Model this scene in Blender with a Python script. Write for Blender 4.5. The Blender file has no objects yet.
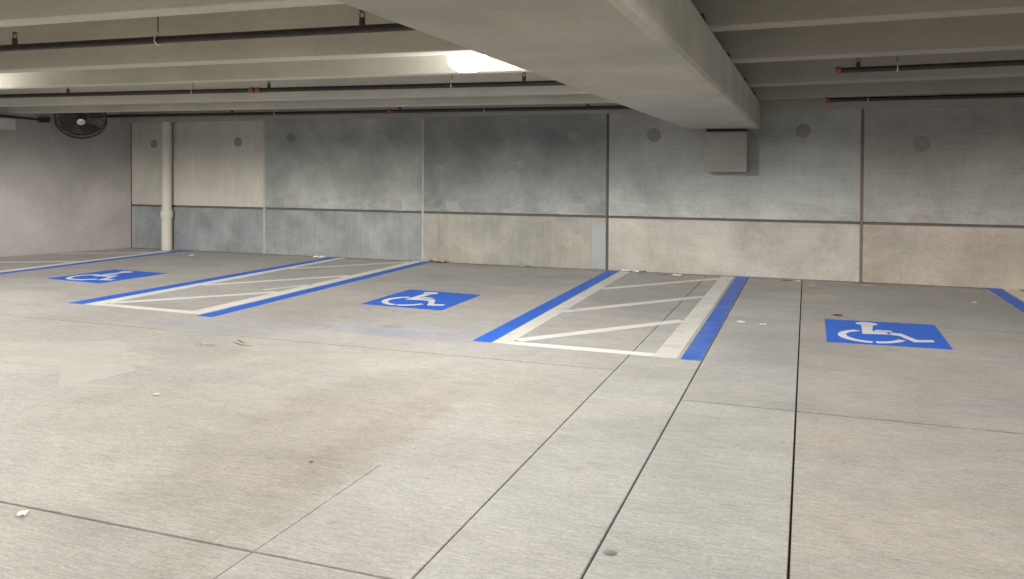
import bpy, bmesh, math, random
from mathutils import Vector, Matrix, Quaternion

random.seed(7)
scene = bpy.context.scene
COL = scene.collection

# ------------------------------------------------------------------ camera
H = 1.42
cam_data = bpy.data.cameras.new('camera')
cam = bpy.data.objects.new('camera', cam_data)
COL.objects.link(cam)
R_ = Vector((0.93997538, 0.34120493, 0.00504669))
U_ = Vector((-0.00974796, 0.01206535, 0.9998797))
F_ = Vector((-0.341103, 0.9399115, -0.01466718))
m = Matrix((R_, U_, -F_)).transposed().to_4x4()
m.translation = Vector((0, 0, H))
cam.matrix_world = m
cam_data.sensor_fit = 'HORIZONTAL'
cam_data.sensor_width = 36.0
cam_data.lens = 812.626 / 1024 * 36.0
cam_data.shift_x = 0.0
cam_data.shift_y = -(289.5 - 182.885) / 1024
cam_data.clip_start = 0.05
cam_data.clip_end = 200
scene.camera = cam

# ------------------------------------------------------------------ world, exposure, big lights
world = bpy.data.worlds.new('world')
scene.world = world
world.use_nodes = True
bg = world.node_tree.nodes['Background']
bg.inputs['Color'].default_value = (1.0, 0.975, 0.94, 1)
bg.inputs['Strength'].default_value = 0.46
scene.view_settings.view_transform = 'Standard'
scene.view_settings.look = 'None'
scene.view_settings.exposure = -0.03
scene.view_settings.gamma = 1.0
scene.view_settings.use_curve_mapping = False

LAMP_WATTS = 160.0    # peak-rated power of each garage light; its lens throws wide (batwing), least straight down
LAMP_GAIN = [5.0, 5.0, 1.0, 1.5, 1.05, 1.8, 3.0, 3.3]
LAMP_COLOR = (1.0, 0.975, 0.925)
# (x, y, lens z) of the lights; first in view, near row and right-bay one added unseen to brighten the floor
LAMPS = [(-2.46, 5.76, 2.265), (-8.6, 5.87, 2.27), (-2.9, 1.75, 2.25), (-6.6, 1.75, 2.27), (0.9, 2.5, 2.30), (4.6, 1.75, 2.33), (4.6, 6.2, 2.36), (-2.9, -2.2, 2.25)]

# ------------------------------------------------------------------ node materials
def new_mat(name):
    mt = bpy.data.materials.new(name)
    mt.use_nodes = True
    nt = mt.node_tree
    nt.nodes.clear()
    out = nt.nodes.new('ShaderNodeOutputMaterial')
    b = nt.nodes.new('ShaderNodeBsdfPrincipled')
    nt.links.new(b.outputs[0], out.inputs[0])
    return mt, nt, b

class N:
    def __init__(s, nt): s.nt = nt
    def n(s, t, **k):
        x = s.nt.nodes.new(t)
        for a, v in k.items(): setattr(x, a, v)
        return x
    def l(s, a, b): s.nt.links.new(a, b)
    def coord(s):
        return s.n('ShaderNodeNewGeometry').outputs['Position']
    def mapping(s, vec, scale=(1, 1, 1), loc=(0, 0, 0), rot=(0, 0, 0)):
        mp = s.n('ShaderNodeMapping')
        mp.inputs['Scale'].default_value = scale
        mp.inputs['Location'].default_value = loc
        mp.inputs['Rotation'].default_value = rot
        s.l(vec, mp.inputs['Vector'])
        return mp.outputs[0]
    def noise(s, vec, scale, detail=4, rough=0.6, dist=0.0):
        t = s.n('ShaderNodeTexNoise')
        t.inputs['Scale'].default_value = scale
        t.inputs['Detail'].default_value = detail
        t.inputs['Roughness'].default_value = rough
        t.inputs['Distortion'].default_value = dist
        s.l(vec, t.inputs['Vector'])
        return t.outputs['Fac']
    def ramp(s, fac, a, b, va=0.0, vb=1.0):
        t = s.n('ShaderNodeMapRange')
        t.inputs['From Min'].default_value = a
        t.inputs['From Max'].default_value = b
        t.inputs['To Min'].default_value = va
        t.inputs['To Max'].default_value = vb
        s.l(fac, t.inputs['Value'])
        return t.outputs[0]
    def math(s, op, a, b):
        t = s.n('ShaderNodeMath', operation=op)
        for i, v in enumerate((a, b)):
            if isinstance(v, (int, float)): t.inputs[i].default_value = v
            else: s.l(v, t.inputs[i])
        return t.outputs[0]
    def mix(s, fac, a, b, mode='MIX'):
        t = s.n('ShaderNodeMix', data_type='RGBA', blend_type=mode)
        for i, v in ((0, fac), (6, a), (7, b)):
            if isinstance(v, (int, float)): t.inputs[i].default_value = v
            elif isinstance(v, tuple): t.inputs[i].default_value = v if len(v) == 4 else v + (1,)
            else: s.l(v, t.inputs[i])
        return t.outputs[2]
    def bump(s, h, b, strength=0.3, dist=0.01):
        t = s.n('ShaderNodeBump')
        t.inputs['Strength'].default_value = strength
        t.inputs['Distance'].default_value = dist
        s.l(h, t.inputs['Height'])
        s.l(t.outputs[0], b.inputs['Normal'])
    def scale_color(s, col, fac):
        return s.mix(1.0, col, s.gray(fac), 'MULTIPLY')
    def gray(s, fac):
        t = s.n('ShaderNodeCombineColor')
        for i in range(3): s.l(fac, t.inputs[i])
        return t.outputs[0]

def concrete(name, col, mottle=0.22, fine=0.12, streak=0.0, streak_axis='Z', blotch_scale=1.1, tint=None,
             rough=0.85, bump=0.25, lines=0.0, scuff=0.0, low=0.0):
    """cast concrete: cloudy mottling, speckle, optional vertical runs or form-board lines"""
    mt, nt, b = new_mat(name)
    g = N(nt)
    pos = g.coord()
    a = g.ramp(g.noise(pos, blotch_scale, 6, 0.62, 0.4), 0.3, 0.7, 1 - mottle, 1 + mottle)
    f = g.ramp(g.noise(pos, 38, 4, 0.7), 0.25, 0.75, 1 - fine, 1 + fine)
    v = g.math('MULTIPLY', a, f)
    if streak:
        sc = (9, 9, 0.7) if streak_axis == 'Z' else (0.5, 9, 9)
        st = g.ramp(g.noise(g.mapping(pos, sc), 1.6, 5, 0.7), 0.3, 0.7, 1 - streak, 1 + streak)
        v = g.math('MULTIPLY', v, st)
    if lines:
        ln = g.ramp(g.noise(g.mapping(pos, (1.2, 1.2, 26)), 1.4, 3, 0.6), 0.3, 0.7, 1 - lines, 1 + lines)
        v = g.math('MULTIPLY', v, ln)
    base = tuple(col) + (1,)
    if tint:
        t = g.ramp(g.noise(g.mapping(pos, (1, 1, 1), (3.1, 7.7, 1.3)), 0.9, 5, 0.6), 0.38, 0.66)
        c = g.mix(t, base, tuple(tint) + (1,))
    else:
        c = g.mix(0.0, base, base)
    if scuff:      # pale trowel and form scuffs: thin wandering lines gathered in patches
        w = g.noise(g.mapping(pos, (1.0, 1.0, 1.6), (5.5, 0, 2.1)), 2.6, 4, 0.55, 1.6)
        ln = g.ramp(g.math('ABSOLUTE', g.math('SUBTRACT', w, 0.5), 0.0), 0.0, 0.014, 1.0, 0.0)
        pm = g.ramp(g.noise(g.mapping(pos, (1, 1, 1), (9.1, 0, 4.4)), 1.3, 3, 0.6), 0.50, 0.62)
        c = g.mix(g.math('MULTIPLY', g.math('MULTIPLY', ln, pm), scuff), c, (0.52, 0.515, 0.49, 1))
    if low:        # lime bloom gathered along the lower edge of the panel
        sep = g.n('ShaderNodeSeparateXYZ'); g.l(pos, sep.inputs[0])
        band = g.ramp(sep.outputs['Z'], 0.78, 1.25, 1.0, 0.0)
        pm = g.ramp(g.noise(g.mapping(pos, (1, 1, 1.5), (2.1, 0, 8.4)), 3.2, 6, 0.68), 0.42, 0.68)
        c = g.mix(g.math('MULTIPLY', g.math('MULTIPLY', band, pm), low), c, (0.50, 0.495, 0.46, 1))
    g.l(g.scale_color(c, v), b.inputs['Base Color'])
    b.inputs['Roughness'].default_value = rough
    h = g.math('ADD', g.noise(pos, 60, 4, 0.7), g.math('MULTIPLY', g.noise(pos, 6, 4, 0.6), 2.0))
    g.bump(h, b, bump, 0.006)
    return mt

def floor_material():
    mt, nt, b = new_mat('broom_finished_concrete')
    g = N(nt)
    pos = g.coord()
    big = g.ramp(g.noise(pos, 0.8, 6, 0.65, 0.5), 0.3, 0.7, 0.86, 1.12)
    mid = g.ramp(g.noise(g.mapping(pos, (0.7, 2.2, 1)), 1.7, 5, 0.65, 0.6), 0.3, 0.7, 0.92, 1.07)
    broom = g.ramp(g.noise(g.mapping(pos, (7, 60, 1)), 1.6, 5, 0.8), 0.25, 0.75, 0.70, 1.28)
    broom2 = g.ramp(g.noise(g.mapping(pos, (4.0, 19, 1), (2, 5, 0)), 1.6, 4, 0.7), 0.25, 0.75, 0.88, 1.11)
    speck = g.ramp(g.noise(g.mapping(pos, (1, 1.7, 1)), 95, 3, 0.75), 0.25, 0.75, 0.76, 1.22)
    grain = g.ramp(g.noise(g.mapping(pos, (42, 85, 1)), 1.0, 2, 0.6), 0.28, 0.72, 0.86, 1.13)
    v = g.math('MULTIPLY', g.math('MULTIPLY', g.math('MULTIPLY', g.math('MULTIPLY', g.math('MULTIPLY', big, mid), broom), broom2), speck), grain)
    tintf = g.ramp(g.noise(g.mapping(pos, (0.8, 1.6, 1), (4, 1, 0)), 1.0, 4, 0.6), 0.35, 0.65)
    col = g.mix(tintf, (0.478, 0.458, 0.428, 1), (0.466, 0.455, 0.438, 1))
    # stains with a shape of their own: (centre x, y, half-length x, y, colour, strength, edge noise)
    stains = [(-4.95, 4.70, 0.50, 0.30, (0.66, 0.635, 0.58, 1), 0.3, 4.0),      # pale worn wash
              (-6.1, 4.75, 0.8, 0.30, (0.66, 0.635, 0.58, 1), 0.2, 4.0),
              (-3.42, 6.33, 0.34, 0.10, (0.30, 0.34, 0.58, 1), 0.40, 6.0),      # blue overspray
              (-3.2, 6.4, 1.3, 0.30, (0.36, 0.38, 0.50, 1), 0.35, 3.0),
              (-5.0, 6.0, 0.9, 0.25, (0.38, 0.39, 0.46, 1), 0.35, 3.0),
              (-0.05, 9.9, 0.5, 0.28, (0.60, 0.55, 0.46, 1), 0.55, 5.0),        # dried spill
              (1.6, 5.65, 0.9, 0.35, (0.36, 0.35, 0.37, 1), 0.4, 2.5),
              (-2.5, 3.9, 0.55, 1.5, (0.37, 0.34, 0.30, 1), 0.45, 2.0),         # darker drive lane
              (-2.13, 3.7, 0.20, 1.7, (0.35, 0.32, 0.28, 1), 0.38, 3.5),
              (-1.7, 9.0, 0.8, 2.4, (0.37, 0.355, 0.345, 1), 0.35, 2.0),
              (-3.9, 9.6, 0.9, 1.1, (0.40, 0.385, 0.37, 1), 0.3, 2.0),
              (-3.55, 6.55, 0.12, 0.05, (0.22, 0.20, 0.18, 1), 0.4, 7.0)]
    for i, (cx, cy, rx, ry, sc, k, ns) in enumerate(stains):
        mp = g.mapping(pos, (1 / rx, 1 / ry, 0), (-cx / rx, -cy / ry, 0))
        ln = g.n('ShaderNodeVectorMath', operation='LENGTH')
        g.l(mp, ln.inputs[0])
        nz = g.noise(g.mapping(pos, (1, 3, 1), (i * 3.3, i, 0)), ns, 4, 0.65)
        d = g.math('ADD', ln.outputs['Value'], g.math('MULTIPLY', g.math('SUBTRACT', nz, 0.5), 1.6))
        msk = g.ramp(d, 0.7, 1.05, k, 0.0)
        col = g.mix(msk, col, sc)
    # dirt swept against the foot of the wall
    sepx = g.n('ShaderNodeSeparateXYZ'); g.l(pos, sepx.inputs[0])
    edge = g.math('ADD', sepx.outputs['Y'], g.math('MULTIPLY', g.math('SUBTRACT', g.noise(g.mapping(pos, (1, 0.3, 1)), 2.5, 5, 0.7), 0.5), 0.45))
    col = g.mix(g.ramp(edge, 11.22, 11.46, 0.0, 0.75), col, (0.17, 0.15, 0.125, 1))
    # tiny dark spots of dropped oil
    sp = g.ramp(g.noise(pos, 7.0, 2, 0.5), 0.74, 0.80, 0.0, 0.35)
    col = g.mix(sp, col, (0.20, 0.18, 0.16, 1))
    info = g.n('ShaderNodeObjectInfo')
    col = g.mix(1.0, col, info.outputs['Color'], 'MULTIPLY')
    g.l(g.scale_color(col, v), b.inputs['Base Color'])
    b.inputs['Roughness'].default_value = 0.75
    g.bump(broom, b, 0.12, 0.004)
    return mt

def paint(name, col, wear=0.25, rough=0.55, scale=5.0, under=(0.42, 0.39, 0.35, 1), spread=0.09):
    mt, nt, b = new_mat(name)
    g = N(nt)
    pos = g.coord()
    w = g.noise(g.mapping(pos, (1, 1.6, 1)), scale, 7, 0.72, 0.3)
    mid = 0.72 - wear * 0.5
    msk = g.ramp(w, mid - spread, mid + spread)
    tone = g.ramp(g.noise(pos, 1.8, 5, 0.65), 0.3, 0.7, 0.90, 1.08)
    br = g.ramp(g.noise(g.mapping(pos, (1.5, 50, 1)), 1.3, 3, 0.7), 0.25, 0.75, 0.93, 1.05)
    c = g.mix(msk, tuple(col) + (1,), under)
    g.l(g.scale_color(c, g.math('MULTIPLY', tone, br)), b.inputs['Base Color'])
    b.inputs['Roughness'].default_value = rough
    return mt

def plain(name, col, rough=0.5, metal=0.0, var=0.12, scale=9.0):
    mt, nt, b = new_mat(name)
    g = N(nt)
    v = g.ramp(g.noise(g.coord(), scale, 4, 0.6), 0.3, 0.7, 1 - var, 1 + var)
    g.l(g.scale_color(g.mix(0.0, tuple(col) + (1,), tuple(col) + (1,)), v), b.inputs['Base Color'])
    b.inputs['Roughness'].default_value = rough
    b.inputs['Metallic'].default_value = metal
    return mt

def glow(name, col, strength):
    mt, nt, b = new_mat(name)
    b.inputs['Base Color'].default_value = (0.9, 0.9, 0.88, 1)
    b.inputs['Emission Color'].default_value = tuple(col) + (1,)
    b.inputs['Emission Strength'].default_value = strength
    b.inputs['Roughness'].default_value = 0.35
    return mt

M = {}
M['floor'] = floor_material()
M['floor_pale'] = paint('pale_worn_floor', (0.545, 0.522, 0.475), 0.42, 0.8, 3.0, (0.47, 0.447, 0.41, 1), 0.16)
M['blue'] = paint('blue_traffic_paint', (0.032, 0.155, 0.74), 0.03)
M['blue_worn'] = paint('worn_blue_traffic_paint', (0.045, 0.145, 0.62), 0.22, scale=5.0, under=(0.22, 0.27, 0.46, 1), spread=0.16)
M['white'] = paint('white_traffic_paint', (0.82, 0.81, 0.78), 0.02)
M['white_worn'] = paint('worn_white_traffic_paint', (0.74, 0.725, 0.68), 0.16, scale=4.0, under=(0.44, 0.42, 0.385, 1))
M['white_figure'] = paint('white_symbol_paint', (0.82, 0.82, 0.82), 0.08)
M['u1'] = concrete('warm_wall_concrete', (0.492, 0.466, 0.408), 0.12, 0.08, 0.06, tint=(0.451, 0.431, 0.380), low=0.25)
M['u2'] = concrete('grey_wall_concrete', (0.250, 0.263, 0.245), 0.26, 0.10, 0.03, tint=(0.330, 0.342, 0.318), blotch_scale=1.4, scuff=0.25, low=0.5)
M['u3'] = concrete('dark_grey_wall_concrete', (0.207, 0.218, 0.217), 0.26, 0.10, 0.02, tint=(0.281, 0.293, 0.290), blotch_scale=1.3, scuff=0.45, low=0.5)
M['u4'] = concrete('mid_grey_wall_concrete', (0.309, 0.319, 0.306), 0.22, 0.13, 0.04, tint=(0.356, 0.365, 0.350), lines=0.05, scuff=0.3, low=0.7)
M['u5'] = concrete('brown_grey_wall_concrete', (0.285, 0.271, 0.250), 0.22, 0.13, 0.04, tint=(0.320, 0.303, 0.280), lines=0.05, scuff=0.15, low=0.45)
M['l1'] = concrete('blue_grey_wall_concrete', (0.224, 0.239, 0.244), 0.20, 0.16, 0.10, tint=(0.287, 0.302, 0.304), blotch_scale=2.5)
M['l2'] = concrete('blue_grey_wall_concrete_pale', (0.237, 0.249, 0.249), 0.20, 0.16, 0.09, tint=(0.302, 0.310, 0.304), blotch_scale=2.5)
M['l3'] = concrete('beige_wall_concrete', (0.332, 0.314, 0.271), 0.22, 0.14, 0.08, tint=(0.289, 0.282, 0.254), blotch_scale=1.8)
M['l4'] = concrete('beige_wall_concrete_smooth', (0.440, 0.414, 0.362), 0.22, 0.14, 0.03, tint=(0.393, 0.367, 0.337), blotch_scale=1.6, lines=0.04)
M['l5'] = concrete('tan_wall_concrete', (0.402, 0.340, 0.276), 0.22, 0.14, 0.03, tint=(0.374, 0.336, 0.293), blotch_scale=1.5, lines=0.04)
M['side'] = concrete('side_wall_concrete', (.372,.345,.327), 0.18, 0.10, 0.03, tint=(.34,.318,.305), blotch_scale=0.8)
M['beam'] = concrete('beam_concrete', (0.409, 0.388, 0.343), 0.12, 0.08, 0.0, tint=(0.380, 0.369, 0.331), blotch_scale=1.6, scuff=0.3)
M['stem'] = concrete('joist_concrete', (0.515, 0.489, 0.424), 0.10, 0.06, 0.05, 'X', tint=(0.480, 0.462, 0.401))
M['stem_right'] = concrete('dimmed_joist_concrete', (0.318, 0.296, 0.252), 0.10, 0.06, 0.05, 'X', tint=(0.30, 0.282, 0.243))  # same joist concrete, darkened to paint in the weaker light of the right bay
M['corbel'] = concrete('corbel_concrete', (.255,.243,.224), 0.12, 0.08, lines=0.08)
M['ledge'] = concrete('ledger_concrete', (0.330, 0.312, 0.280), 0.10, 0.06)
M['seal_pale'] = plain('pale_sealant', (0.40, 0.375, 0.32), 0.8)
M['seal_dark'] = plain('dark_sealant', (0.085, 0.08, 0.072), 0.85)
M['seal_brown'] = plain('brown_sealant', (0.16, 0.125, 0.095), 0.85)
M['joint'] = plain('dirty_joint_filler', (0.045, 0.040, 0.036), 0.95)
M['groove'] = plain('shadowed_groove_concrete', (0.12, 0.112, 0.10), 0.95)
M['recess'] = concrete('grout_plug_concrete', (0.235, 0.230, 0.214), 0.15, 0.08)
M['patch'] = concrete('patched_concrete', (0.335, 0.328, 0.30), 0.08, 0.06)
M['bluewash'] = concrete('blue_washed_concrete', (0.335, 0.352, 0.352), 0.12, 0.08)
M['pipe'] = plain('dark_steel_pipe', (0.032, 0.028, 0.026), 0.45, 0.3, 0.3)
M['brass'] = plain('brass_sprinkler', (0.10, 0.085, 0.06), 0.4, 0.6)
M['zinc'] = plain('zinc_hanger', (0.62, 0.60, 0.56), 0.35, 0.6)
M['orange'] = plain('orange_coupling', (0.27, 0.085, 0.04), 0.55)
M['cream'] = concrete('cream_painted_pipe', (0.560, 0.535, 0.465), 0.07, 0.05, 0.05)
M['fan'] = plain('black_fan_metal', (0.05, 0.048, 0.046), 0.45, 0.2)
M['fan_blade'] = plain('grey_fan_blade', (0.085, 0.082, 0.078), 0.5, 0.3)
M['chrome'] = plain('bright_hub_metal', (0.85, 0.85, 0.82), 0.22, 0.7, 0.02)
M['box'] = plain('grey_enclosure_paint', (0.52, 0.50, 0.48), 0.5)
M['rubber'] = plain('black_bearing_rubber', (0.03, 0.028, 0.026), 0.8)
M['lamp_metal'] = plain('white_lamp_housing', (0.72, 0.71, 0.68), 0.4)
M['lens'] = glow('glowing_lamp_lens', (1.0, 0.97, 0.90), 14.0)
M['paper'] = plain('white_scrap_paper', (0.82, 0.80, 0.76), 0.8)
M['card'] = plain('brown_cardboard', (0.45, 0.33, 0.20), 0.85)
M['leaf'] = plain('dry_leaf', (0.36, 0.28, 0.18), 0.8)
M['red'] = plain('dull_red_scrap', (0.34, 0.11, 0.07), 0.8)
M['stone'] = plain('grey_stone_chip', (0.30, 0.30, 0.29), 0.9)
M['twig'] = plain('pale_dry_twig', (0.55, 0.50, 0.42), 0.85)
M['twig_dark'] = plain('dark_dry_twig', (0.16, 0.12, 0.09), 0.85)

# ------------------------------------------------------------------ mesh helpers
def obj(name, bm, mat, parent=None, smooth=False):
    bmesh.ops.recalc_face_normals(bm, faces=bm.faces[:])
    me = bpy.data.meshes.new(name)
    bm.to_mesh(me)
    bm.free()
    if smooth:
        for p in me.polygons: p.use_smooth = True
        try: me.set_sharp_from_angle(angle=math.radians(40))
        except Exception: pass
    me.materials.append(mat)
    o = bpy.data.objects.new(name, me)
    COL.objects.link(o)
    if parent is not None: o.parent = parent
    return o

def thing(name, label, cat, loc=(0, 0, 0), group=None):
    o = bpy.data.objects.new(name, None)
    o.empty_display_size = 0.1
    COL.objects.link(o)
    o.location = loc
    o['label'] = label
    o['category'] = cat
    if group: o['group'] = group
    return o

def tag(o, label, cat, group=None):
    o['label'] = label
    o['category'] = cat
    if group: o['group'] = group
    return o

def structure(o, label, cat):
    o['kind'] = 'structure'
    o['label'] = label
    o['category'] = cat
    return o

def dup(root, loc, label, group=None, rot=None):
    r = root.copy(); COL.objects.link(r); r.location = loc
    if rot is not None: r.rotation_euler = rot
    r['label'] = label
    if group: r['group'] = group
    for ch in list(root.children):
        c = ch.copy(); COL.objects.link(c); c.parent = r
        c.matrix_parent_inverse = ch.matrix_parent_inverse
        for gch in list(ch.children):
            d = gch.copy(); COL.objects.link(d); d.parent = c
    return r

def box(bm, x0, x1, y0, y1, z0, z1, bevel=0.0):
    vs = [bm.verts.new((x, y, z)) for x in (x0, x1) for y in (y0, y1) for z in (z0, z1)]
    fs = []
    for idx in ((0, 1, 3, 2), (4, 6, 7, 5), (0, 4, 5, 1), (2, 3, 7, 6), (0, 2, 6, 4), (1, 5, 7, 3)):
        fs.append(bm.faces.new([vs[i] for i in idx]))
    if bevel:
        es = list({e for f in fs for e in f.edges})
        bmesh.ops.bevel(bm, geom=es, offset=bevel, segments=2, affect='EDGES', profile=0.5)
    return bm

def prism(bm, poly, z0, z1):
    lo = [bm.verts.new((x, y, z0)) for x, y in poly]
    hi = [bm.verts.new((x, y, z1)) for x, y in poly]
    n = len(poly)
    bm.faces.new(lo); bm.faces.new(hi)
    for i in range(n):
        bm.faces.new((lo[i], lo[(i + 1) % n], hi[(i + 1) % n], hi[i]))
    return bm

def extrude_profile(bm, A, B):
    """A, B: matching lists of 3-D points; close the tube between them"""
    a = [bm.verts.new(p) for p in A]; b = [bm.verts.new(p) for p in B]
    n = len(a)
    bm.faces.new(a); bm.faces.new(b)
    for i in range(n): bm.faces.new((a[i], a[(i + 1) % n], b[(i + 1) % n], b[i]))
    return bm

def tube(bm, pts, r, n=12, caps=True, closed=False):
    pts = [Vector(p) for p in pts]
    rings = []
    up = None
    N_ = len(pts)
    for i, p in enumerate(pts):
        if closed: d = (pts[(i + 1) % N_] - pts[i - 1]).normalized()
        elif i == 0: d = (pts[1] - pts[0]).normalized()
        elif i == N_ - 1: d = (pts[-1] - pts[-2]).normalized()
        else: d = ((pts[i + 1] - p).normalized() + (p - pts[i - 1]).normalized()).normalized()
        if up is None:
            up = Vector((0, 0, 1)) if abs(d.z) < 0.9 else Vector((1, 0, 0))
        s = d.cross(up).normalized(); u2 = s.cross(d).normalized(); up = u2
        rr = r[i] if isinstance(r, (list, tuple)) else r
        rings.append([bm.verts.new(p + rr * (math.cos(2 * math.pi * k / n) * s + math.sin(2 * math.pi * k / n) * u2)) for k in range(n)])
    last = N_ if closed else N_ - 1
    for i in range(last):
        a, b = rings[i], rings[(i + 1) % N_]
        for k in range(n):
            bm.faces.new((a[k], a[(k + 1) % n], b[(k + 1) % n], b[k]))
    if caps and not closed:
        bm.faces.new(rings[0]); bm.faces.new(rings[-1])
    return bm

def lathe(bm, prof, n=28, center=(0, 0, 0)):
    """prof: (radius, z) from top to bottom, around Z"""
    c = Vector(center)
    rings = []
    for r, z in prof:
        if r < 1e-6: rings.append([bm.verts.new(c + Vector((0, 0, z)))])
        else: rings.append([bm.verts.new(c + Vector((r * math.cos(2 * math.pi * k / n), r * math.sin(2 * math.pi * k / n), z))) for k in range(n)])
    for a, b in zip(rings, rings[1:]):
        for k in range(n):
            q = [a[k % len(a)], a[(k + 1) % len(a)], b[(k + 1) % len(b)], b[k % len(b)]]
            q = [v for i, v in enumerate(q) if v not in q[:i]]
            if len(q) > 2: bm.faces.new(q)
    for rg in (rings[0], rings[-1]):
        if len(rg) > 2: bm.faces.new(rg)
    return bm

def BM(): return bmesh.new()

# ------------------------------------------------------------------ the room: floor slabs and their joints
D = 11.469
YB = -5.0           # open side behind the viewer
XR_END = 12.0
XL_END = -17.5
JA, JB, JC = -1.278, -0.727, -0.048
floor = structure(bpy.data.objects.new('floor', None), 'pale broom-finished concrete floor cast in jointed strips', 'floor')
COL.objects.link(floor)
GAP = 0.0047
def slab(x0, x1, y0, y1, tone, gl, gr, ga, gb, bevel=0.0022):
    bm = box(BM(), x0 + gl, x1 - gr, y0 + ga, y1 - gb, -0.15, 0.0)
    es = [e for e in bm.edges if all(v.co.z > -0.01 for v in e.verts)]
    edge_gap = lambda e: (gl if max(v.co.x for v in e.verts) < x0 + gl + 1e-4 else gr if min(v.co.x for v in e.verts) > x1 - gr - 1e-4 else ga if max(v.co.y for v in e.verts) < y0 + ga + 1e-4 else gb)
    es = [e for e in es if edge_gap(e) > 1e-4]
    if es: bmesh.ops.bevel(bm, geom=es, offset=bevel, segments=2, affect='EDGES')
    o = obj('floor_slab', bm, M['floor'], floor)
    o.color = tone + (1,)
X1, X2, X3 = 2.495, 5.70, 5.10
JS = -1.92
GAP_THIN = 0.0034
def slab_row(x0, x1, ys, tones, gl, gr, gys):
    for k, t in enumerate(tones):
        slab(x0, x1, ys[k], ys[k + 1], t, gl, gr, gys[k], gys[k + 1])
slab(XL_END, JS, YB, X1, (0.93, 0.91, 0.88), 0, 0.0009, 0, 0.0055)
slab(JS, JA, YB, X1, (0.98, 0.97, 0.95), 0.0009, GAP_THIN, 0, 0.0045)
slab(XL_END, JS, X1, 3.45, (0.985, 0.965, 0.935), 0, 0.0009, 0.0055, 0)
slab(JS, JA, X1, 3.45, (1.0, 1.0, 0.985), 0.0009, GAP_THIN, 0.0045, 0)
slab(XL_END, JS, 3.45, 4.4, (0.99, 0.972, 0.943), 0, 0, 0, 0)
slab(JS, JA, 3.45, 4.4, (1.0, 0.99, 0.97), 0, GAP_THIN, 0, 0)
slab(XL_END, JA, 4.4, X2, (0.99, 0.977, 0.953), 0, GAP_THIN, 0, 0.006)
slab(XL_END, JA, X2, D, (0.97, 0.96, 0.96), 0, GAP_THIN, 0.0045, 0)
slab_row(JA, JB, (YB, D), ((0.99, 1.0, 1.0),), GAP_THIN, GAP, (0, 0))
slab_row(JB, JC, (YB, X3, D), ((0.97, 0.985, 0.985), (0.93, 0.935, 0.94)), GAP, GAP, (0, 0.007, 0))
slab_row(JC, XR_END, (YB, X3, 8.21, D), ((0.94, 0.91, 0.88), (0.90, 0.88, 0.87), (0.86, 0.85, 0.84)), GAP, 0.0, (0, 0.009, 0.005, 0))
obj('floor_joint_filler', box(BM(), XL_END, XR_END, YB, D, -0.2, -0.014), M['joint'], floor)

obj('floor_patch', prism(BM(), [(-6.35, 4.35), (-5.62, 4.33), (-5.20, 4.36), (-5.02, 4.375), (-4.56, 3.94), (-4.47, 4.26), (-4.43, 4.47), (-4.66, 4.60), (-4.93, 4.82), (-5.05, 5.08), (-5.38, 5.19), (-5.72, 4.98), (-6.35, 4.72)],
    -0.01, 0.0008), M['floor_pale'], floor)

# ------------------------------------------------------------------ painted markings
def band(bm, pts, w, z0, z1):
    """flat painted band of width w along a straight or slightly bent line, with subdivided ends"""
    P = [Vector((x, y, 0)) for x, y in pts]
    L, R = [], []
    for i, p in enumerate(P):
        d = (P[min(i + 1, len(P) - 1)] - P[max(i - 1, 0)]).normalized()
        n = Vector((-d.y, d.x, 0))
        L.append(p + n * w / 2); R.append(p - n * w / 2)
    prism(bm, [(v.x, v.y) for v in L] + [(v.x, v.y) for v in reversed(R)], z0, z1)
    return bm
def poly_part(name, poly, mat, parent, z0=0.0006, z1=0.0022):
    px, py = parent.location.x, parent.location.y
    return obj(name, prism(BM(), [(x - px, y - py) for x, y in poly], z0, z1), mat, parent)
def line_part(name, a, b, w, mat, parent, z0=0.0006, z1=0.0022):
    px, py = parent.location.x, parent.location.y
    return obj(name, band(BM(), [(a[0] - px, a[1] - py), (b[0] - px, b[1] - py)], w, z0, z1), mat, parent)
def quad(x0, x1, y0, y1, x0b=None, x1b=None):
    x0b = x0 if x0b is None else x0b; x1b = x1 if x1b is None else x1b
    return [(x0, y0), (x1, y0), (x1b, y1), (x0b, y1)]

YW = D - 0.02
GA = 'striped access aisles beside the blue parking symbols'
# aisle in the middle of the picture
a = thing('access_aisle_marking', 'hatched access aisle with worn right blue stripe lying along a floor joint', 'floor marking', (-1.68, 6.2, 0), GA)
poly_part('blue_stripe', quad(-2.612, -2.447, 6.245, YW - 0.05, -2.672, -2.505), M['blue'], a)
poly_part('blue_stripe', quad(-0.888, -0.7365, 6.205, YW, -0.888, -0.7365), M['blue_worn'], a)
poly_part('white_stripe', quad(-2.432, -2.285, 6.235, YW - 0.08, -2.49, -2.34), M['white_worn'], a)
poly_part('white_stripe', quad(-1.098, -0.918, 6.215, YW - 0.08, -1.085, -0.918), M['white_worn'], a)
poly_part('end_line', [(-2.285, 6.232), (-1.098, 6.215), (-1.098, 6.335), (-2.285, 6.345)], M['white'], a)
for (p, q, mt) in (((-2.27, 6.40), (-1.10, 7.82), 'white'), ((-2.31, 7.88), (-1.09, 9.42), 'white_worn'), ((-2.31, 9.60), (-1.09, 11.10), 'white_worn')):
    line_part('hatch_line', p, q, 0.125, M[mt], a, 0.0009, 0.0026)

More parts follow.
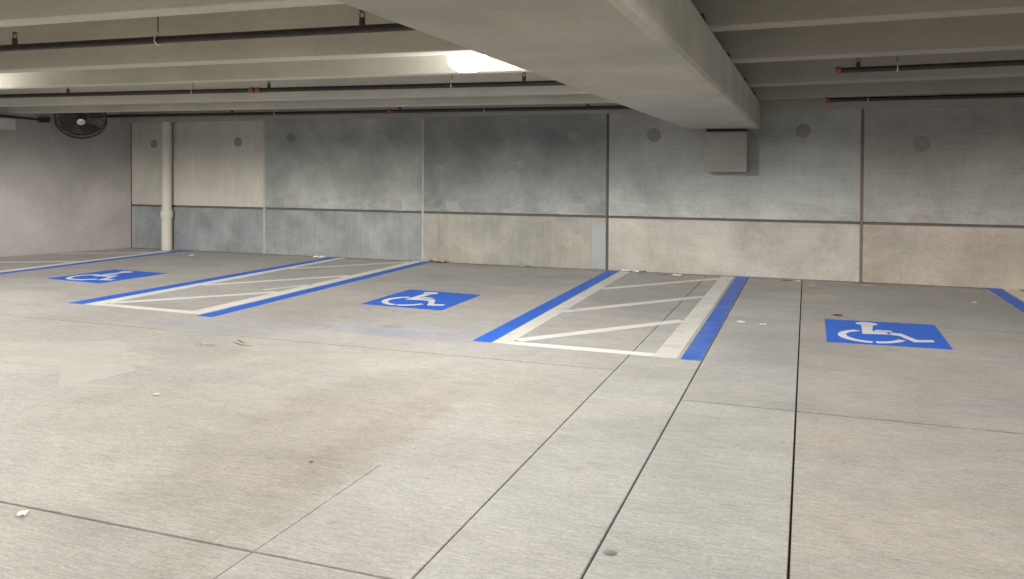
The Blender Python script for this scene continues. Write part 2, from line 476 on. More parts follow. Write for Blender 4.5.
# aisle to the left of it
a = thing('access_aisle_marking', 'hatched access aisle between the far-left symbol and the middle symbol', 'floor marking', (-6.35, 6.4, 0), GA)
poly_part('blue_stripe', quad(-7.335, -7.120, 6.46, YW, -7.27, -7.12), M['blue'], a)
poly_part('white_stripe', quad(-7.112, -6.945, 6.46, YW - 0.05, -7.112, -6.98), M['white'], a)
poly_part('white_stripe', quad(-5.762, -5.585, 6.42, YW, -5.78, -5.62), M['white'], a)
poly_part('blue_stripe', quad(-5.545, -5.365, 6.345, YW + 0.01, -5.61, -5.46), M['blue'], a)
poly_part('end_line', [(-6.945, 6.46), (-5.762, 6.42), (-5.762, 6.54), (-6.945, 6.575)], M['white'], a)
for (p, q, mt) in (((-6.93, 6.62), (-5.77, 7.92), 'white'), ((-6.96, 8.06), (-5.77, 9.50), 'white'), ((-6.97, 9.86), (-5.78, 11.30), 'white_worn')):
    line_part('hatch_line', p, q, 0.115, M[mt], a, 0.0009, 0.0026)
line_part('stray_line', (-6.02, 8.00), (-5.76, 8.60), 0.07, M['white_worn'], a)

# aisle beside the side wall
a = thing('access_aisle_marking', 'hatched access aisle running along the left side wall', 'floor marking', (-10.9, 7.0, 0), GA)
poly_part('blue_stripe', quad(-10.315, -10.155, 6.4, YW, -10.30, -10.14), M['blue'], a)
poly_part('white_stripe', quad(-10.52, -10.33, 6.4, D - 0.30, -10.475, -10.315), M['white'], a)
line_part('hatch_line', (-12.0, 8.60), (-10.50, 9.42), 0.10, M['white'], a, 0.0009, 0.0026)
line_part('hatch_line', (-11.70, 10.16), (-10.50, 10.90), 0.10, M['white_worn'], a, 0.0009, 0.0026)

# aisle on the far right
a = thing('access_aisle_marking', 'corner of an access aisle cut off by the right edge beside the wall', 'floor marking', (2.9, 6.4, 0), GA)
poly_part('blue_stripe', quad(2.09, 2.235, 6.4, YW, 2.10, 2.25), M['blue'], a)
poly_part('white_stripe', quad(2.26, 2.44, 6.4, YW, 2.28, 2.45), M['white_worn'], a)

# the painted wheelchair symbols
def figure_polys():
    out = []
    def arc(cx, cy, ro, ri, a0, a1, n, ex=0.0, ey=0.0):
        o, i = [], []
        for k in range(n + 1):
            t = math.radians(a0 + (a1 - a0) * k / n)
            o.append((cx + ro * math.cos(t), cy + ro * math.sin(t)))
            i.append((cx + ex + ri * math.cos(t), cy + ey + ri * math.sin(t)))
        return o + i[::-1]
    # wheel: two arcs with the stencil gap at the bottom
    out.append(arc(0.375, 0.355, 0.290, 0.232, 116, 266, 22, 0.014, 0.004))
    out.append(arc(0.375, 0.355, 0.290, 0.228, 274, 338, 12, 0.0, 0.006))
    # head
    out.append([(0.365 + 0.100 * math.cos(math.radians(q)), 0.955 + 0.072 * math.sin(math.radians(q))) for q in range(0, 360, 18)])
    # back, seat and thigh
    out.append([(0.315, 0.90), (0.42, 0.90), (0.395, 0.60), (0.535, 0.575), (0.545, 0.485), (0.300, 0.445)])
    # arm
    out.append([(0.425, 0.665), (0.565, 0.655), (0.565, 0.605), (0.418, 0.62)])
    # leg and foot
    out.append([(0.515, 0.565), (0.635, 0.560), (0.745, 0.300), (0.875, 0.335), (0.882, 0.252), (0.710, 0.200), (0.610, 0.445), (0.530, 0.475)])
    return out
def symbol(corners, label):
    cx = sum(c[0] for c in corners) / 4; cy = sum(c[1] for c in corners) / 4
    s = thing('wheelchair_symbol', label, 'parking symbol', (cx, cy, 0), 'blue wheelchair parking symbols')
    bl, br, tr, tl = [Vector((c[0] - cx, c[1] - cy)) for c in corners]
    obj('blue_square', prism(BM(), [tuple(v) for v in (bl, br, tr, tl)], 0.0006, 0.002), M['blue'], s)
    bm = BM()
    for pl in figure_polys():
        pts = []
        for (x, y) in pl:
            u, v = x + 0.015, y / 1.10 + 0.002
            p = (1 - u) * (1 - v) * bl + u * (1 - v) * br + u * v * tr + (1 - u) * v * tl
            pts.append((p.x, p.y))
        prism(bm, pts, 0.0021, 0.0034)
    obj('wheelchair_figure', bm, M['white_figure'], s)
symbol([(0.171, 7.29), (1.118, 7.34), (1.132, 8.472), (0.176, 8.42)], 'blue square with white wheelchair figure, right of the three floor joints')
symbol([(-4.441, 7.545), (-3.475, 7.49), (-3.49, 8.595), (-4.438, 8.68)], 'blue square with white wheelchair figure, between the two nearer access aisles')
symbol([(-9.214, 7.79), (-8.235, 7.71), (-8.183, 8.80), (-9.169, 8.85)], 'blue square with white wheelchair figure, nearest the drainpipe and side wall')

# ------------------------------------------------------------------ back wall of precast panels
wall = structure(bpy.data.objects.new('wall_back', None), 'back wall of precast concrete panels with low plinth panels', 'wall')
COL.objects.link(wall)
JX = [-11.72, -11.50, -8.617, -5.650, -2.699, 0.673, 4.05, XR_END]
ZJ = 0.766
UP = ['u1', 'u1', 'u2', 'u3', 'u4', 'u5', 'u4']
LO = ['l1', 'l1', 'l2', 'l3', 'l4', 'l5', 'l4']
for i in range(len(JX) - 1):
    x0, x1 = JX[i] + 0.018, JX[i + 1] - 0.018
    obj('upper_panel', box(BM(), x0, x1, D, D + 0.2, ZJ + 0.017, 3.0, 0.008), M[UP[i]], wall)
    obj('lower_panel', box(BM(), x0, x1, D, D + 0.2, -0.02, ZJ - 0.017, 0.008), M[LO[i]], wall)
obj('panel_backing', box(BM(), JX[0], XR_END, D + 0.035, D + 0.25, -0.2, 3.0), M['groove'], wall)
for x, mt in ((-11.50, 'seal_dark'), (-8.617, 'seal_pale'), (-5.65, 'seal_pale'), (-2.699, 'seal_dark'), (0.673, 'seal_brown'), (4.05, 'seal_dark')):
    obj('joint_sealant', box(BM(), x - 0.0185, x + 0.0185, D + 0.005, D + 0.04, 0.0, 2.3), M[mt], wall)
for (x, z, r) in ((-10.968, 1.869, .075), (-9.149, 1.892, .085), (-8.08, 1.95, .08), (-6.208, 1.965, .08), (-5.133, 1.939, .08), (-3.218, 1.935, .08),
                  (-2.034, 1.938, .10), (-0.055, 1.97, .095), (1.368, 1.788, .10), (3.4, 1.8, .1)):
    bm = lathe(BM(), [(r * 0.93, 0.0), (r, 0.0015), (r, 0.012)], 24)
    bm.transform(Matrix.Translation((x, D - 0.0025, z)) @ Matrix.Rotation(math.radians(-90), 4, 'X'))
    obj('lifting_plug', bm, M['recess'], wall)
for (x0, x1, z0, z1) in ((-8.217, -7.961, .806, .949), (-6.222, -6.009, .80, .945), (-5.247, -5.027, .815, .945), (-3.288, -3.03, .814, .95)):
    obj('grout_patch', box(BM(), x0, x1, D - 0.003, D + 0.02, z0, z1, 0.0015), M['patch'], wall)
obj('blue_wash_patch', box(BM(), -2.925, -2.725, D - 0.0015, D + 0.02, 0.02, 0.66), M['bluewash'], wall)

# side wall on the left, meeting the back wall in the corner
P0 = Vector((-11.5, D)); P1 = Vector((-12.14, 9.43)); dl = (P1 - P0).normalized(); nl = Vector((dl.y, -dl.x))
if nl.x > 0: nl = -nl
pe = P0 + dl * 17.2
bm = BM()
prism(bm, [tuple(P0), tuple(pe), tuple(pe + nl * 0.2), tuple(P0 + nl * 0.2)], -0.02, 3.0)
wl = structure(obj('wall_left', bm, M['side']), 'plain brown-grey concrete side wall meeting the panel wall in the far corner', 'wall')

# ledger along the top of the back wall
o = obj('trim_1', box(BM(), -11.8, XR_END, D - 0.19, D, 2.252, 2.92, 0.006), M['ledge'])
structure(o, 'concrete ledger running along the top of the panel wall', 'ledger')

# ceiling slab
o = obj('ceiling', box(BM(), XL_END, XR_END, YB, D + 0.2, 2.92, 3.06), M['stem'])
structure(o, 'concrete deck above the joists', 'ceiling')

# main beam: inverted tee with chamfered ledges
def beam():
    xl, xr, zb, zl, c = -1.528, -0.595, 1.995, 2.25, 0.020
    prof = [(xl + c, zb), (xr - 0.045, zb), (xr - 0.012, zb + 0.014), (xr, zb + 0.045), (xr, 2.338), (-0.80, 2.338), (-0.80, 2.92), (-1.32, 2.92), (-1.32, zl), (xl, zl), (xl, zb + c)]
    bm = BM()
    extrude_profile(bm, [(x, YB, z) for x, z in prof], [(x, D, z) for x, z in prof])
    return obj('beam', bm, M['beam'])
structure(beam(), 'deep concrete beam running from the viewer to the back wall', 'beam')
def wall_corbel():
    bm = BM()
    x0, x1, y0, z0, z1 = -1.294, -0.741, 11.05, 1.422, 1.955
    prof = [(D, z1), (y0, z1), (y0, z0), (D, z0)]
    extrude_profile(bm, [(x0, y, z) for y, z in prof], [(x1, y, z) for y, z in prof])
    bmesh.ops.bevel(bm, geom=bm.edges[:], offset=0.008, segments=2, affect='EDGES')
    return obj('corbel', bm, M['corbel'])
structure(wall_corbel(), 'square concrete corbel on the back wall under the beam end', 'corbel')
o = obj('bearing_pad', box(BM(), -1.27, -0.765, 11.09, 11.44, 1.955, 1.995, 0.004), M['rubber'])
tag(o, 'black bearing pad pressed between the corbel and the beam end', 'bearing pad')

# double-tee stems either side of the beam
SL, SR = -0.0057086, 0.0099665
def joist(y0, y1, xa, xb, za, zb, label, mat='stem'):
    """tapered stem from (xa, za) to (xb, zb); y0..y1 is its soffit"""
    t, c, ztop = 0.035, 0.007, 2.93
    def prof(x, z):
        return [(x, y0 + c, z), (x, y1 - c, z), (x, y1, z + c), (x, y1 + t, ztop), (x, y0 - t, ztop), (x, y0, z + c)]
    bm = BM()
    extrude_profile(bm, prof(xa, za), prof(xb, zb))
    o = obj('ceiling_joist', bm, M[mat])
    return structure(o, label, 'joist')
zl_at = lambda x: 2.25 + SL * (x + 1.512)
zr_at = lambda x: 2.3437 + SR * (x + 0.619)
xe = -1.335
for (y0, y1, lb) in ((3.406, 3.559, 'concrete ceiling joist left of the beam, nearest the viewer in the picture'), (5.179, 5.362, 'second ceiling joist left of the beam, in front of the lamp'),
                     (6.373, 6.502, 'third ceiling joist left of the beam, lit by the lamp'), (8.38, 8.519, 'fourth ceiling joist left of the beam'),
                     (9.549, 9.749, 'fifth ceiling joist left of the beam, in front of the fan'),
                     (2.21, 2.37, 'ceiling joist left of the beam above the viewer'), (0.2, 0.36, 'ceiling joist behind the viewer, left'), (-1.0, -0.84, 'ceiling joist behind the viewer, left'), (-3.0, -2.84, 'ceiling joist behind the viewer, left')):
    joist(y0, y1, XL_END, xe, zl_at(XL_END), zl_at(xe), lb)
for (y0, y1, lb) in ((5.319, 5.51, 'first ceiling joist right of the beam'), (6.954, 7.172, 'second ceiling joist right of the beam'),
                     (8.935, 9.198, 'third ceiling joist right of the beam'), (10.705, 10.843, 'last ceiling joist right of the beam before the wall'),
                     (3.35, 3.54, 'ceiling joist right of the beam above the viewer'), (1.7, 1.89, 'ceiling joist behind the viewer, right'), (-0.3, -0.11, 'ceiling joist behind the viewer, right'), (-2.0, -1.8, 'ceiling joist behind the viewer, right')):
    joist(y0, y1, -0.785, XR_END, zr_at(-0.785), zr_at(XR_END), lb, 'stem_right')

# joist seats: dark pads squeezed out along the beam ledge
GP = 'black joist pads along the right ledge of the beam'
for k, (y, lb) in enumerate(((5.08, 'nearest the viewer'), (6.80, 'second from the viewer'), (8.69, 'second from the wall'), (10.2, 'nearest the wall'))):
    r = thing('joist_pad', 'black joist pad on the beam ledge, ' + lb, 'joist pad', (-0.6185, y, 2.338), GP)
    obj('pad', box(BM(), -0.12, 0.022, -0.05, 0.06, 0.0, 0.042, 0.004), M['rubber'], r)
    obj('steel_angle', prism(BM(), [(-0.12, 0.065), (0.018, 0.065), (0.018, 0.20), (-0.12, 0.20)], 0.0, 0.018), M['brass'], r)

# ------------------------------------------------------------------ sprinkler pipes
PR = 0.0255
def sprinkler_bm():
    bm = BM()
    lathe(bm, [(0.0, 0.092), (0.021, 0.090), (0.022, 0.085), (0.010, 0.082), (0.009, 0.076), (0.0, 0.076)], 14)     # deflector
    for s in (-1, 1):
        tube(bm, [(0.009 * s, 0, 0.078), (0.016 * s, 0, 0.066), (0.015 * s, 0, 0.050), (0.007 * s, 0, 0.043)], 0.0045, 6)
    lathe(bm, [(0.016, 0.046), (0.020, 0.040), (0.020, 0.0), (0.024, -0.004), (0.024, -0.012)], 14)
    return bm
def hanger_bm(top):
    bm = BM()
    ring = [(0, 0.033 * math.cos(t), 0.033 * math.sin(t)) for t in [2 * math.pi * k / 20 for k in range(20)]]
    tube(bm, ring, 0.0055, 6, closed=True)
    lathe(bm, [(0.012, 0.054), (0.012, 0.031)], 8)
    return bm
def pipe_run(name_label, y, x0, z0, x1, z1, heads, hangers, couplings, ends, group='fire sprinkler pipes under the deck'):
    r = thing('sprinkler_pipe', name_label, 'pipe', (x0, y, z0), group)
    loc = lambda x: Vector((x - x0, 0, (z1 - z0) * (x - x0) / (x1 - x0)))
    zt = lambda x: z0 + (z1 - z0) * (x - x0) / (x1 - x0)
    obj('pipe', tube(BM(), [loc(x0), loc(x1)], PR, 16), M['pipe'], r, True)
    for x in heads:
        bm = sprinkler_bm(); bm.transform(Matrix.Translation(loc(x) + Vector((0, 0, PR))))
        obj('sprinkler_head', bm, M['brass'], r, True)
    for x in hangers:
        bm = hanger_bm(0); bm.transform(Matrix.Translation(loc(x)))
        hg = obj('pipe_hanger', bm, M['zinc'], r, True)
        bm = tube(BM(), [loc(x) + Vector((0, 0, 0.05)), Vector((x - x0, 0, 2.925 - z0))], 0.004, 8)
        obj('hanger_rod', bm, M['brass'], hg, True)
    for x in couplings:
        p = loc(x)
        bm = lathe(BM(), [(PR, 0.028), (0.031, 0.028), (0.033, 0.024), (0.033, -0.024), (0.031, -0.028), (PR, -0.028)], 16)
        bm.transform(Matrix.Translation(p) @ Matrix.Rotation(math.radians(90), 4, 'Y'))
        obj('pipe_coupling', bm, M['orange'], r, True)
    for x in ends:
        p = loc(x)
        bm = lathe(BM(), [(0.0, 0.025), (0.028, 0.025), (0.036, 0.018), (0.036, -0.025), (PR, -0.025)], 16)
        bm.transform(Matrix.Translation(p) @ Matrix.Rotation(math.radians(90), 4, 'Y'))
        obj('end_cap', bm, M['orange'], r, True)
    return r
def ext(p, q, x):  # z on the line p=(x,z) q=(x,z)
    return p[1] + (q[1] - p[1]) * (x - p[0]) / (q[0] - p[0])
p, q = (-5.723, 2.323), (-2.227, 2.296)
pipe_run('dark sprinkler pipe left of the beam, nearest of three', 4.45, -12.9, ext(p, q, -12.9), -1.33, ext(p, q, -1.33), [-8.5, -5.571, -2.613], [-10.5, -7.2, -4.22], [-5.77], [])
p, q = (-9.907, 2.36), (-2.40, 2.292)
pipe_run('dark sprinkler pipe left of the beam, just behind the lamp', 7.70, -12.3, ext(p, q, -12.3), -1.33, ext(p, q, -1.33), [-8.73, -5.719, -2.672], [-6.783, -3.46], [-5.95, -5.86], [])
p, q = (-11.2, 2.31), (-2.40, 2.268)
pipe_run('dark sprinkler pipe left of the beam, running close to the panel wall', 10.60, -11.42, ext(p, q, -11.42), -1.33, ext(p, q, -1.33), [-8.572, -5.592, -2.77], [-11.186, -7.761, -4.257], [-5.756], [])
p, q = (0.281, 2.375), (1.77, 2.389)
pipe_run('dark sprinkler pipe right of the beam with orange end cap, nearer of two', 8.20, 0.265, 2.375, 8.6, ext(p, q, 8.6), [0.438, 3.5, 6.5], [0.767, 3.9, 7.0], [], [0.265])
p, q = (0.24, 2.333), (2.375, 2.338)
pipe_run('dark sprinkler pipe right of the beam, farther one beside the panel wall', 10.98, 0.238, 2.333, 8.6, ext(p, q, 8.6), [3.4, 6.4], [0.70, 4.0, 7.0], [], [0.238])

# ------------------------------------------------------------------ drainpipe in the corner
dp = thing('drainpipe', 'cream drainpipe standing against the panel wall near the corner', 'drainpipe', (-10.575, D - 0.115, 0))
RD = 0.086
obj('lower_pipe', lathe(BM(), [(RD + 0.004, 0.66), (RD + 0.004, 0.03), (RD + 0.004, 0.0)], 28), M['cream'], dp, True)
obj('pipe_socket', lathe(BM(), [(RD, 0.70), (RD + 0.016, 0.695), (RD + 0.02, 0.68), (RD + 0.02, 0.575), (RD + 0.014, 0.56), (RD + 0.004, 0.56)], 28), M['cream'], dp, True)
obj('upper_pipe', lathe(BM(), [(RD, 2.248), (RD, 0.68)], 28), M['cream'], dp, True)

# ------------------------------------------------------------------ wall fan
def fan():
    c = Vector((-11.28, 10.2, 2.285))
    root = thing('wall_fan', 'round black caged fan mounted high in the far-left corner', 'fan', c)
    dv = Vector((-c.x, -c.y, 0)).normalized() * math.cos(math.radians(40)) - Vector((0, 0, math.sin(math.radians(40))))
    q = dv.to_track_quat('Z', 'Y')
    root.rotation_mode = 'QUATERNION'
    root.rotation_quaternion = q
    R0 = 0.378
    bm = BM()
    def ring(r, z, th, n=40):
        tube(bm, [(r * math.cos(2 * math.pi * k / n), r * math.sin(2 * math.pi * k / n), z) for k in range(n)], th, 6, closed=True)
    ring(R0, 0.0, 0.012); ring(R0, 0.10, 0.012)
    for r, z in ((0.09, 0.155), (0.15, 0.15), (0.20, 0.145), (0.25, 0.14), (0.30, 0.13), (0.34, 0.12)): ring(r, z, 0.004)
    for r, z in ((0.12, -0.06), (0.20, -0.05), (0.28, -0.035), (0.34, -0.02)): ring(r, z, 0.004)
    for k in range(48):
        t = 2 * math.pi * k / 48; cx, sx = math.cos(t), math.sin(t)
        tube(bm, [(0.07 * cx, 0.07 * sx, 0.158), (0.22 * cx, 0.22 * sx, 0.148), (0.33 * cx, 0.33 * sx, 0.125), (R0 * cx, R0 * sx, 0.10)], 0.0032, 5)
        if k % 2 == 0:
            tube(bm, [(R0 * cx, R0 * sx, 0.10), (R0 * cx, R0 * sx, 0.0), (0.30 * cx, 0.30 * sx, -0.03), (0.10 * cx, 0.10 * sx, -0.065)], 0.0035, 5)
    obj('guard', bm, M['fan'], root, True)
    for k in range(4):
        bm = BM()
        vs = []
        for i in range(7):
            r = 0.07 + 0.265 * i / 6
            half = 0.30 + 0.30 * math.sin(math.pi * (i / 6) ** 0.8 * 0.85)
            row = []
            for j in range(5):
                t = (j / 4 - 0.5) * 2 * half + 0.22 * i / 6
                row.append(Vector((r * math.cos(t), r * math.sin(t), 0.045 + (j / 4 - 0.5) * 0.07)))
            vs.append(row)
        top = [[bm.verts.new(p + Vector((0, 0, 0.0025))) for p in row] for row in vs]
        bot = [[bm.verts.new(p - Vector((0, 0, 0.0025))) for p in row] for row in vs]
        for i in range(6):
            for j in range(4):
                bm.faces.new((top[i][j], top[i + 1][j], top[i + 1][j + 1], top[i][j + 1]))
                bm.faces.new((bot[i][j], bot[i][j + 1], bot[i + 1][j + 1], bot[i + 1][j]))
        for i in range(6):
            for j in (0, 4): bm.faces.new((top[i][j], top[i + 1][j], bot[i + 1][j], bot[i][j]))
        for j in range(4):
            for i in (0, 6): bm.faces.new((top[i][j], top[i][j + 1], bot[i][j + 1], bot[i][j]))
        bm.transform(Matrix.Rotation(math.radians(90 * k + 20), 4, 'Z'))
        obj('blade', bm, M['fan_blade'], root, True)
    obj('motor', lathe(BM(), [(0.0, 0.06), (0.07, 0.055), (0.078, 0.03), (0.078, -0.12), (0.065, -0.15), (0.0, -0.155)], 24), M['fan'], root, True)
    obj('hub_badge', lathe(BM(), [(0.0, 0.176), (0.02, 0.174), (0.05, 0.166), (0.062, 0.158), (0.062, 0.150), (0.0, 0.150)], 24), M['chrome'], root, True)
    # arm from the motor to the side wall
    inv = q.to_matrix().inverted()
    rel = lambda w: inv @ (Vector(w) - c)
    bm = BM()
    tube(bm, [Vector((0, 0, -0.12)), Vector((0, 0, -0.22)), rel((-11.72, 10.32, 2.36)), rel((-11.868, 10.32, 2.36))], 0.022, 10)
    obj('wall_arm', bm, M['fan'], root, True)
    return root
fan()

# ------------------------------------------------------------------ enclosure and conduit on the side wall
def wl_pt(s, off, z):  # along the side wall from the corner, off the wall, height
    p2 = P0 + dl * s - nl * off
    return Vector((p2.x, p2.y, z))
def wall_box(name, s0, s1, off, z0, z1, mat, parent, origin):
    bm = BM()
    A = [wl_pt(s0, 0.001, z0), wl_pt(s1, 0.001, z0), wl_pt(s1, off, z0), wl_pt(s0, off, z0)]
    B = [v + Vector((0, 0, z1 - z0)) for v in A]
    extrude_profile(bm, [v - origin for v in A], [v - origin for v in B])
    bmesh.ops.bevel(bm, geom=bm.edges[:], offset=0.006, segments=2, affect='EDGES')
    return obj(name, bm, mat, parent)
s_of = lambda y: (P0.y - y) / -dl.y
org = wl_pt(s_of(9.45), 0.0, 2.04)
e = thing('electrical_enclosure', 'pale grey enclosure high on the side wall at the left edge', 'electrical box', org)
wall_box('cabinet', s_of(9.62), s_of(9.0), 0.09, 2.04, 2.225, M['box'], e, org)
wall_box('cover', s_of(9.60), s_of(9.02), 0.098, 2.055, 2.21, M['box'], e, org)
org = wl_pt(s_of(10.05), 0.0, 2.2)
e = thing('wall_conduit', 'dark conduit ending in a small junction box on the side wall', 'conduit', org)
pts = [wl_pt(s_of(8.6), 0.04, 2.315), wl_pt(s_of(9.43), 0.04, 2.262), wl_pt(s_of(9.98), 0.04, 2.226)]
obj('conduit', tube(BM(), [v - org for v in pts], 0.016, 10), M['pipe'], e, True)
wall_box('junction_box', s_of(10.12), s_of(9.97), 0.08, 2.185, 2.27, M['fan'], e, org)

# ------------------------------------------------------------------ garage lights
# intensity over the cosine to straight down: wide-throw lens of a low-ceiling luminaire
BATWING = [(-1.0, 0.024), (-0.35, 0.044), (-0.12, 0.022), (0.03, 0.035), (0.09, 0.26), (0.20, 0.85), (0.32, 1.0), (0.48, 0.62), (0.65, 0.36), (0.85, 0.24), (1.0, 0.20)]
def batwing(ld):
    ld.use_nodes = True
    nt = ld.node_tree; nt.nodes.clear()
    out = nt.nodes.new('ShaderNodeOutputLight'); em = nt.nodes.new('ShaderNodeEmission')
    geo = nt.nodes.new('ShaderNodeNewGeometry'); sep = nt.nodes.new('ShaderNodeSeparateXYZ')
    mr = nt.nodes.new('ShaderNodeMapRange'); cr = nt.nodes.new('ShaderNodeValToRGB')
    nt.links.new(geo.outputs['Incoming'], sep.inputs[0]); nt.links.new(sep.outputs['Z'], mr.inputs['Value'])
    mr.inputs['From Min'].default_value = 1.0; mr.inputs['From Max'].default_value = -1.0
    nt.links.new(mr.outputs[0], cr.inputs[0]); nt.links.new(cr.outputs[0], em.inputs['Strength']); nt.links.new(em.outputs[0], out.inputs[0])
    e = cr.color_ramp.elements
    while len(e) < len(BATWING): e.new(0.5)
    for k, (c, v) in enumerate(BATWING):
        e[k].position = (c + 1) / 2; e[k].color = (v, v, v, 1)
def lamp_parts(root):
    # local origin = centre of the lens
    obj('housing', lathe(BM(), [(0.0, 0.115), (0.06, 0.115), (0.075, 0.10), (0.135, 0.085), (0.168, 0.055), (0.168, 0.035), (0.150, 0.030), (0.0, 0.030)], 32), M['lamp_metal'], root, True)
    obj('lens', lathe(BM(), [(0.145, 0.030), (0.152, 0.015), (0.145, -0.025), (0.115, -0.062), (0.07, -0.082), (0.0, -0.09)], 32), M['lens'], root, True)
    top = 2.92 - root.location.z
    obj('pendant_stem', tube(BM(), [(0, 0, 0.11), (0, 0, top)], 0.012, 10), M['lamp_metal'], root, True)
    obj('ceiling_plate', lathe(BM(), [(0.06, top), (0.06, top - 0.03), (0.05, top - 0.04), (0.0, top - 0.04)], 20), M['lamp_metal'], root, True)
LN = ['glowing round garage light hanging beside the beam above the striped aisles', 'round garage light in the left bay beyond the left edge of the picture',
      'round garage light added unseen left of the beam above the near floor', 'round garage light added unseen by the side wall above the near floor', 'round garage light added unseen right of the beam nearest the viewer',
      'round garage light added unseen far right of the beam above the near floor', 'round garage light added unseen right of the beam beyond the right edge', 'round garage light left of the beam behind the viewer']
for i, (x, y, z) in enumerate(LAMPS):
    r = thing('garage_light', LN[i], 'light', (x, y, z), 'round garage lights on pendant stems')
    lamp_parts(r)
    ld = bpy.data.lights.new('light_throw', 'POINT')
    ld.shadow_soft_size = 0.07; ld.energy = LAMP_WATTS * LAMP_GAIN[i]; ld.color = LAMP_COLOR
    batwing(ld)
    lo = bpy.data.objects.new('light_throw', ld); COL.objects.link(lo); lo.parent = r; lo.location = (0, 0, -0.17)

# ------------------------------------------------------------------ litter on the floor
def scrap(name, label, cat, x, y, sx, sy, h, mat, rot=0.0, fold=0.4, group=None):
    """a crumpled little sheet with real thickness"""
    bm = BM()
    n = 4
    rnd = random.Random(int(x * 1000 + y * 77))
    g = [[Vector(((i / n - 0.5) * sx * (1 + rnd.uniform(-.15, .15)), (j / n - 0.5) * sy * (1 + rnd.uniform(-.15, .15)),
                  0.002 + h * (rnd.random() * fold + (1 - fold) * abs(math.sin(i * 1.7 + j * 0.9))))) for j in range(n + 1)] for i in range(n + 1)]
    t = [[bm.verts.new(p + Vector((0, 0, 0.002))) for p in row] for row in g]
    b = [[bm.verts.new(p) for p in row] for row in g]
    for i in range(n):
        for j in range(n):
            bm.faces.new((t[i][j], t[i + 1][j], t[i + 1][j + 1], t[i][j + 1]))
            bm.faces.new((b[i][j], b[i][j + 1], b[i + 1][j + 1], b[i + 1][j]))
    for i in range(n):
        for j in (0, n): bm.faces.new((t[i][j], t[i + 1][j], b[i + 1][j], b[i][j]))
        for k in (0, n): bm.faces.new((t[k][i], t[k][i + 1], b[k][i + 1], b[k][i]))
    o = obj(name, bm, mat)
    o.location = (x, y, 0.0005); o.rotation_euler = (0, 0, rot)
    return tag(o, label, cat, group)
GL = 'scraps of litter along the foot of the panel wall'
scrap('cardboard_scrap', 'brown cardboard scrap by the wall at the end of a blue stripe', 'litter', -5.36, 11.40, 0.30, 0.10, 0.05, M['card'], -0.2, group=GL)
scrap('paper_scrap', 'white paper scrap beside the blue stripe at the wall joint', 'litter', -2.40, 11.37, 0.13, 0.07, 0.03, M['paper'], 0.1, group=GL)
scrap('paper_scrap', 'crumpled white paper next to a dull red scrap at the wall', 'litter', -2.24, 11.34, 0.10, 0.07, 0.03, M['paper'], 0.6, group=GL)
scrap('red_scrap', 'dull red scrap among white papers at the wall foot', 'litter', -2.15, 11.35, 0.07, 0.06, 0.035, M['red'], 0.3, group=GL)
scrap('dry_leaf', 'small dry leaf left of a white scrap at the aisle head', 'litter', -1.84, 11.22, 0.08, 0.06, 0.02, M['leaf'], 0.3, group=GL)
scrap('paper_scrap', 'white paper scrap at the head of the hatched aisle by the wall', 'litter', -1.655, 11.15, 0.12, 0.06, 0.025, M['paper'], -0.1, group=GL)
scrap('dry_leaf', 'tan leaf at the wall right of the worn blue stripe', 'litter', -0.25, 11.20, 0.13, 0.06, 0.02, M['leaf'], 0.2, group=GL)
scrap('paper_scrap', 'pale scrap on the floor joint near the wall', 'litter', -0.10, 11.15, 0.06, 0.05, 0.015, M['paper'], 0.5, group=GL)
scrap('paper_scrap', 'pale flake right of the floor joint near the wall', 'litter', 0.075, 10.82, 0.07, 0.045, 0.01, M['twig'], 0.3, group=GL)
scrap('dry_leaf', 'pale leaf on the floor under the brown wall joint', 'litter', 0.72, 11.05, 0.10, 0.05, 0.01, M['twig'], 0.1, group=GL)
scrap('paper_scrap', 'torn white paper on the end of the far-left blue stripe', 'litter', -7.36, 11.20, 0.17, 0.09, 0.04, M['paper'], 0.1, group=GL)
scrap('paper_flake', 'lone white flake on bare floor near the drainpipe', 'litter', -9.46, 10.7, 0.07, 0.05, 0.02, M['paper'], 0.4, group=GL)
scrap('paper_scrap', 'small white paper scrap alone on the near left floor', 'litter', -3.011, 2.43, 0.035, 0.045, 0.008, M['paper'], 0.6)
scrap('paint_chip', 'white paint chip right of the worn blue stripe, left of two', 'litter', -0.575, 7.95, 0.07, 0.09, 0.006, M['paper'], 0.6)
scrap('paint_chip', 'white paint chip right of the worn blue stripe, right of two', 'litter', -0.37, 7.89, 0.06, 0.06, 0.006, M['paper'], 0.2)
scrap('grit_clump', 'dark clump of grit above left of the right-hand symbol', 'litter', 0.30, 8.66, 0.09, 0.06, 0.012, M['twig_dark'], 0.2)
scrap('paper_flake', 'tiny white flake near the wall at the right edge', 'litter', 1.733, 10.07, 0.05, 0.03, 0.01, M['paper'], 0.2)
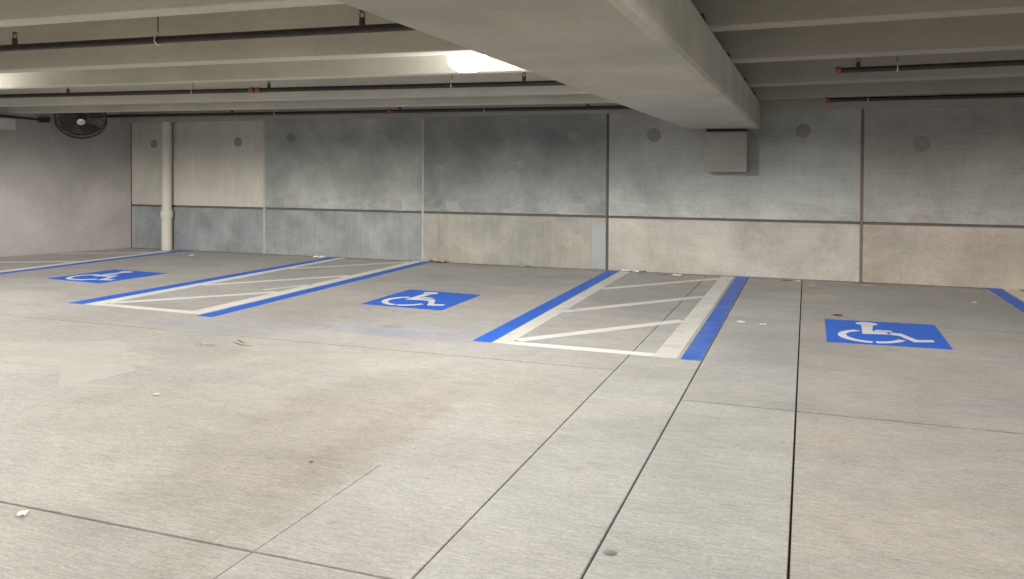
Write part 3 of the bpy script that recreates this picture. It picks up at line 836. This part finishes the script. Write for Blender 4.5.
scrap('leaf_crumb', 'dark crumb on the pale left floor near the joint', 'litter', -2.246, 3.353, 0.016, 0.011, 0.004, M['twig_dark'], 0.5)
scrap('paper_flake', 'white flake alone on the floor left of the middle', 'litter', -3.83, 4.02, 0.035, 0.025, 0.008, M['paper'], 0.3)
bm = BM()
lathe(bm, [(0.0, 0.045), (0.025, 0.040), (0.048, 0.022), (0.05, 0.008), (0.03, 0.0)], 9)
for v in bm.verts: v.co.x *= 1.5; v.co += Vector((random.uniform(-.006, .006), random.uniform(-.006, .006), 0))
o = obj('stone', bm, M['stone']); o.location = (-3.95, 11.38, 0.0); tag(o, 'grey stone at the foot of the beige wall panel', 'stone', GL)
bm = BM()
lathe(bm, [(0.0, 0.02), (0.02, 0.018), (0.032, 0.008), (0.03, 0.0)], 8)
for v in bm.verts: v.co *= 0.55; v.co.x *= 1.4; v.co += Vector((random.uniform(-.004, .004), random.uniform(-.004, .004), 0))
o = obj('concrete_chip', bm, M['stone']); o.location = (-0.675, 2.95, 0.0); tag(o, 'rounded concrete chip beside the near floor joint', 'litter')
# little pile of dry twigs
tw = thing('dry_twig', 'forked dry twigs and bark lying on the floor below the left aisle', 'twig', (-4.42, 5.42, 0.0))
bm = BM()
tube(bm, [(0.0, 0.07, 0.006), (0.07, 0.03, 0.012), (0.15, -0.01, 0.010), (0.24, 0.0, 0.006)], [0.006, 0.009, 0.008, 0.004], 7)
obj('stem', bm, M['twig'], tw, True)
bm = BM()
tube(bm, [(0.03, 0.08, 0.016), (0.09, 0.035, 0.022), (0.16, 0.0, 0.014)], [0.004, 0.006, 0.004], 6)
obj('dark_twig', bm, M['twig_dark'], tw, True)
bm = BM()
for k in range(6):
    x, y = random.uniform(-0.24, 0.0), random.uniform(-0.13, 0.03)
    t = random.uniform(-0.6, 0.9); l = random.uniform(0.04, 0.09)
    tube(bm, [(x, y, 0.006), (x + l * math.cos(t) * .5, y + l * math.sin(t) * .5, 0.010), (x + l * math.cos(t), y + l * math.sin(t), 0.006)], 0.005, 6)
obj('bark_bits', bm, M['twig'], tw, True)
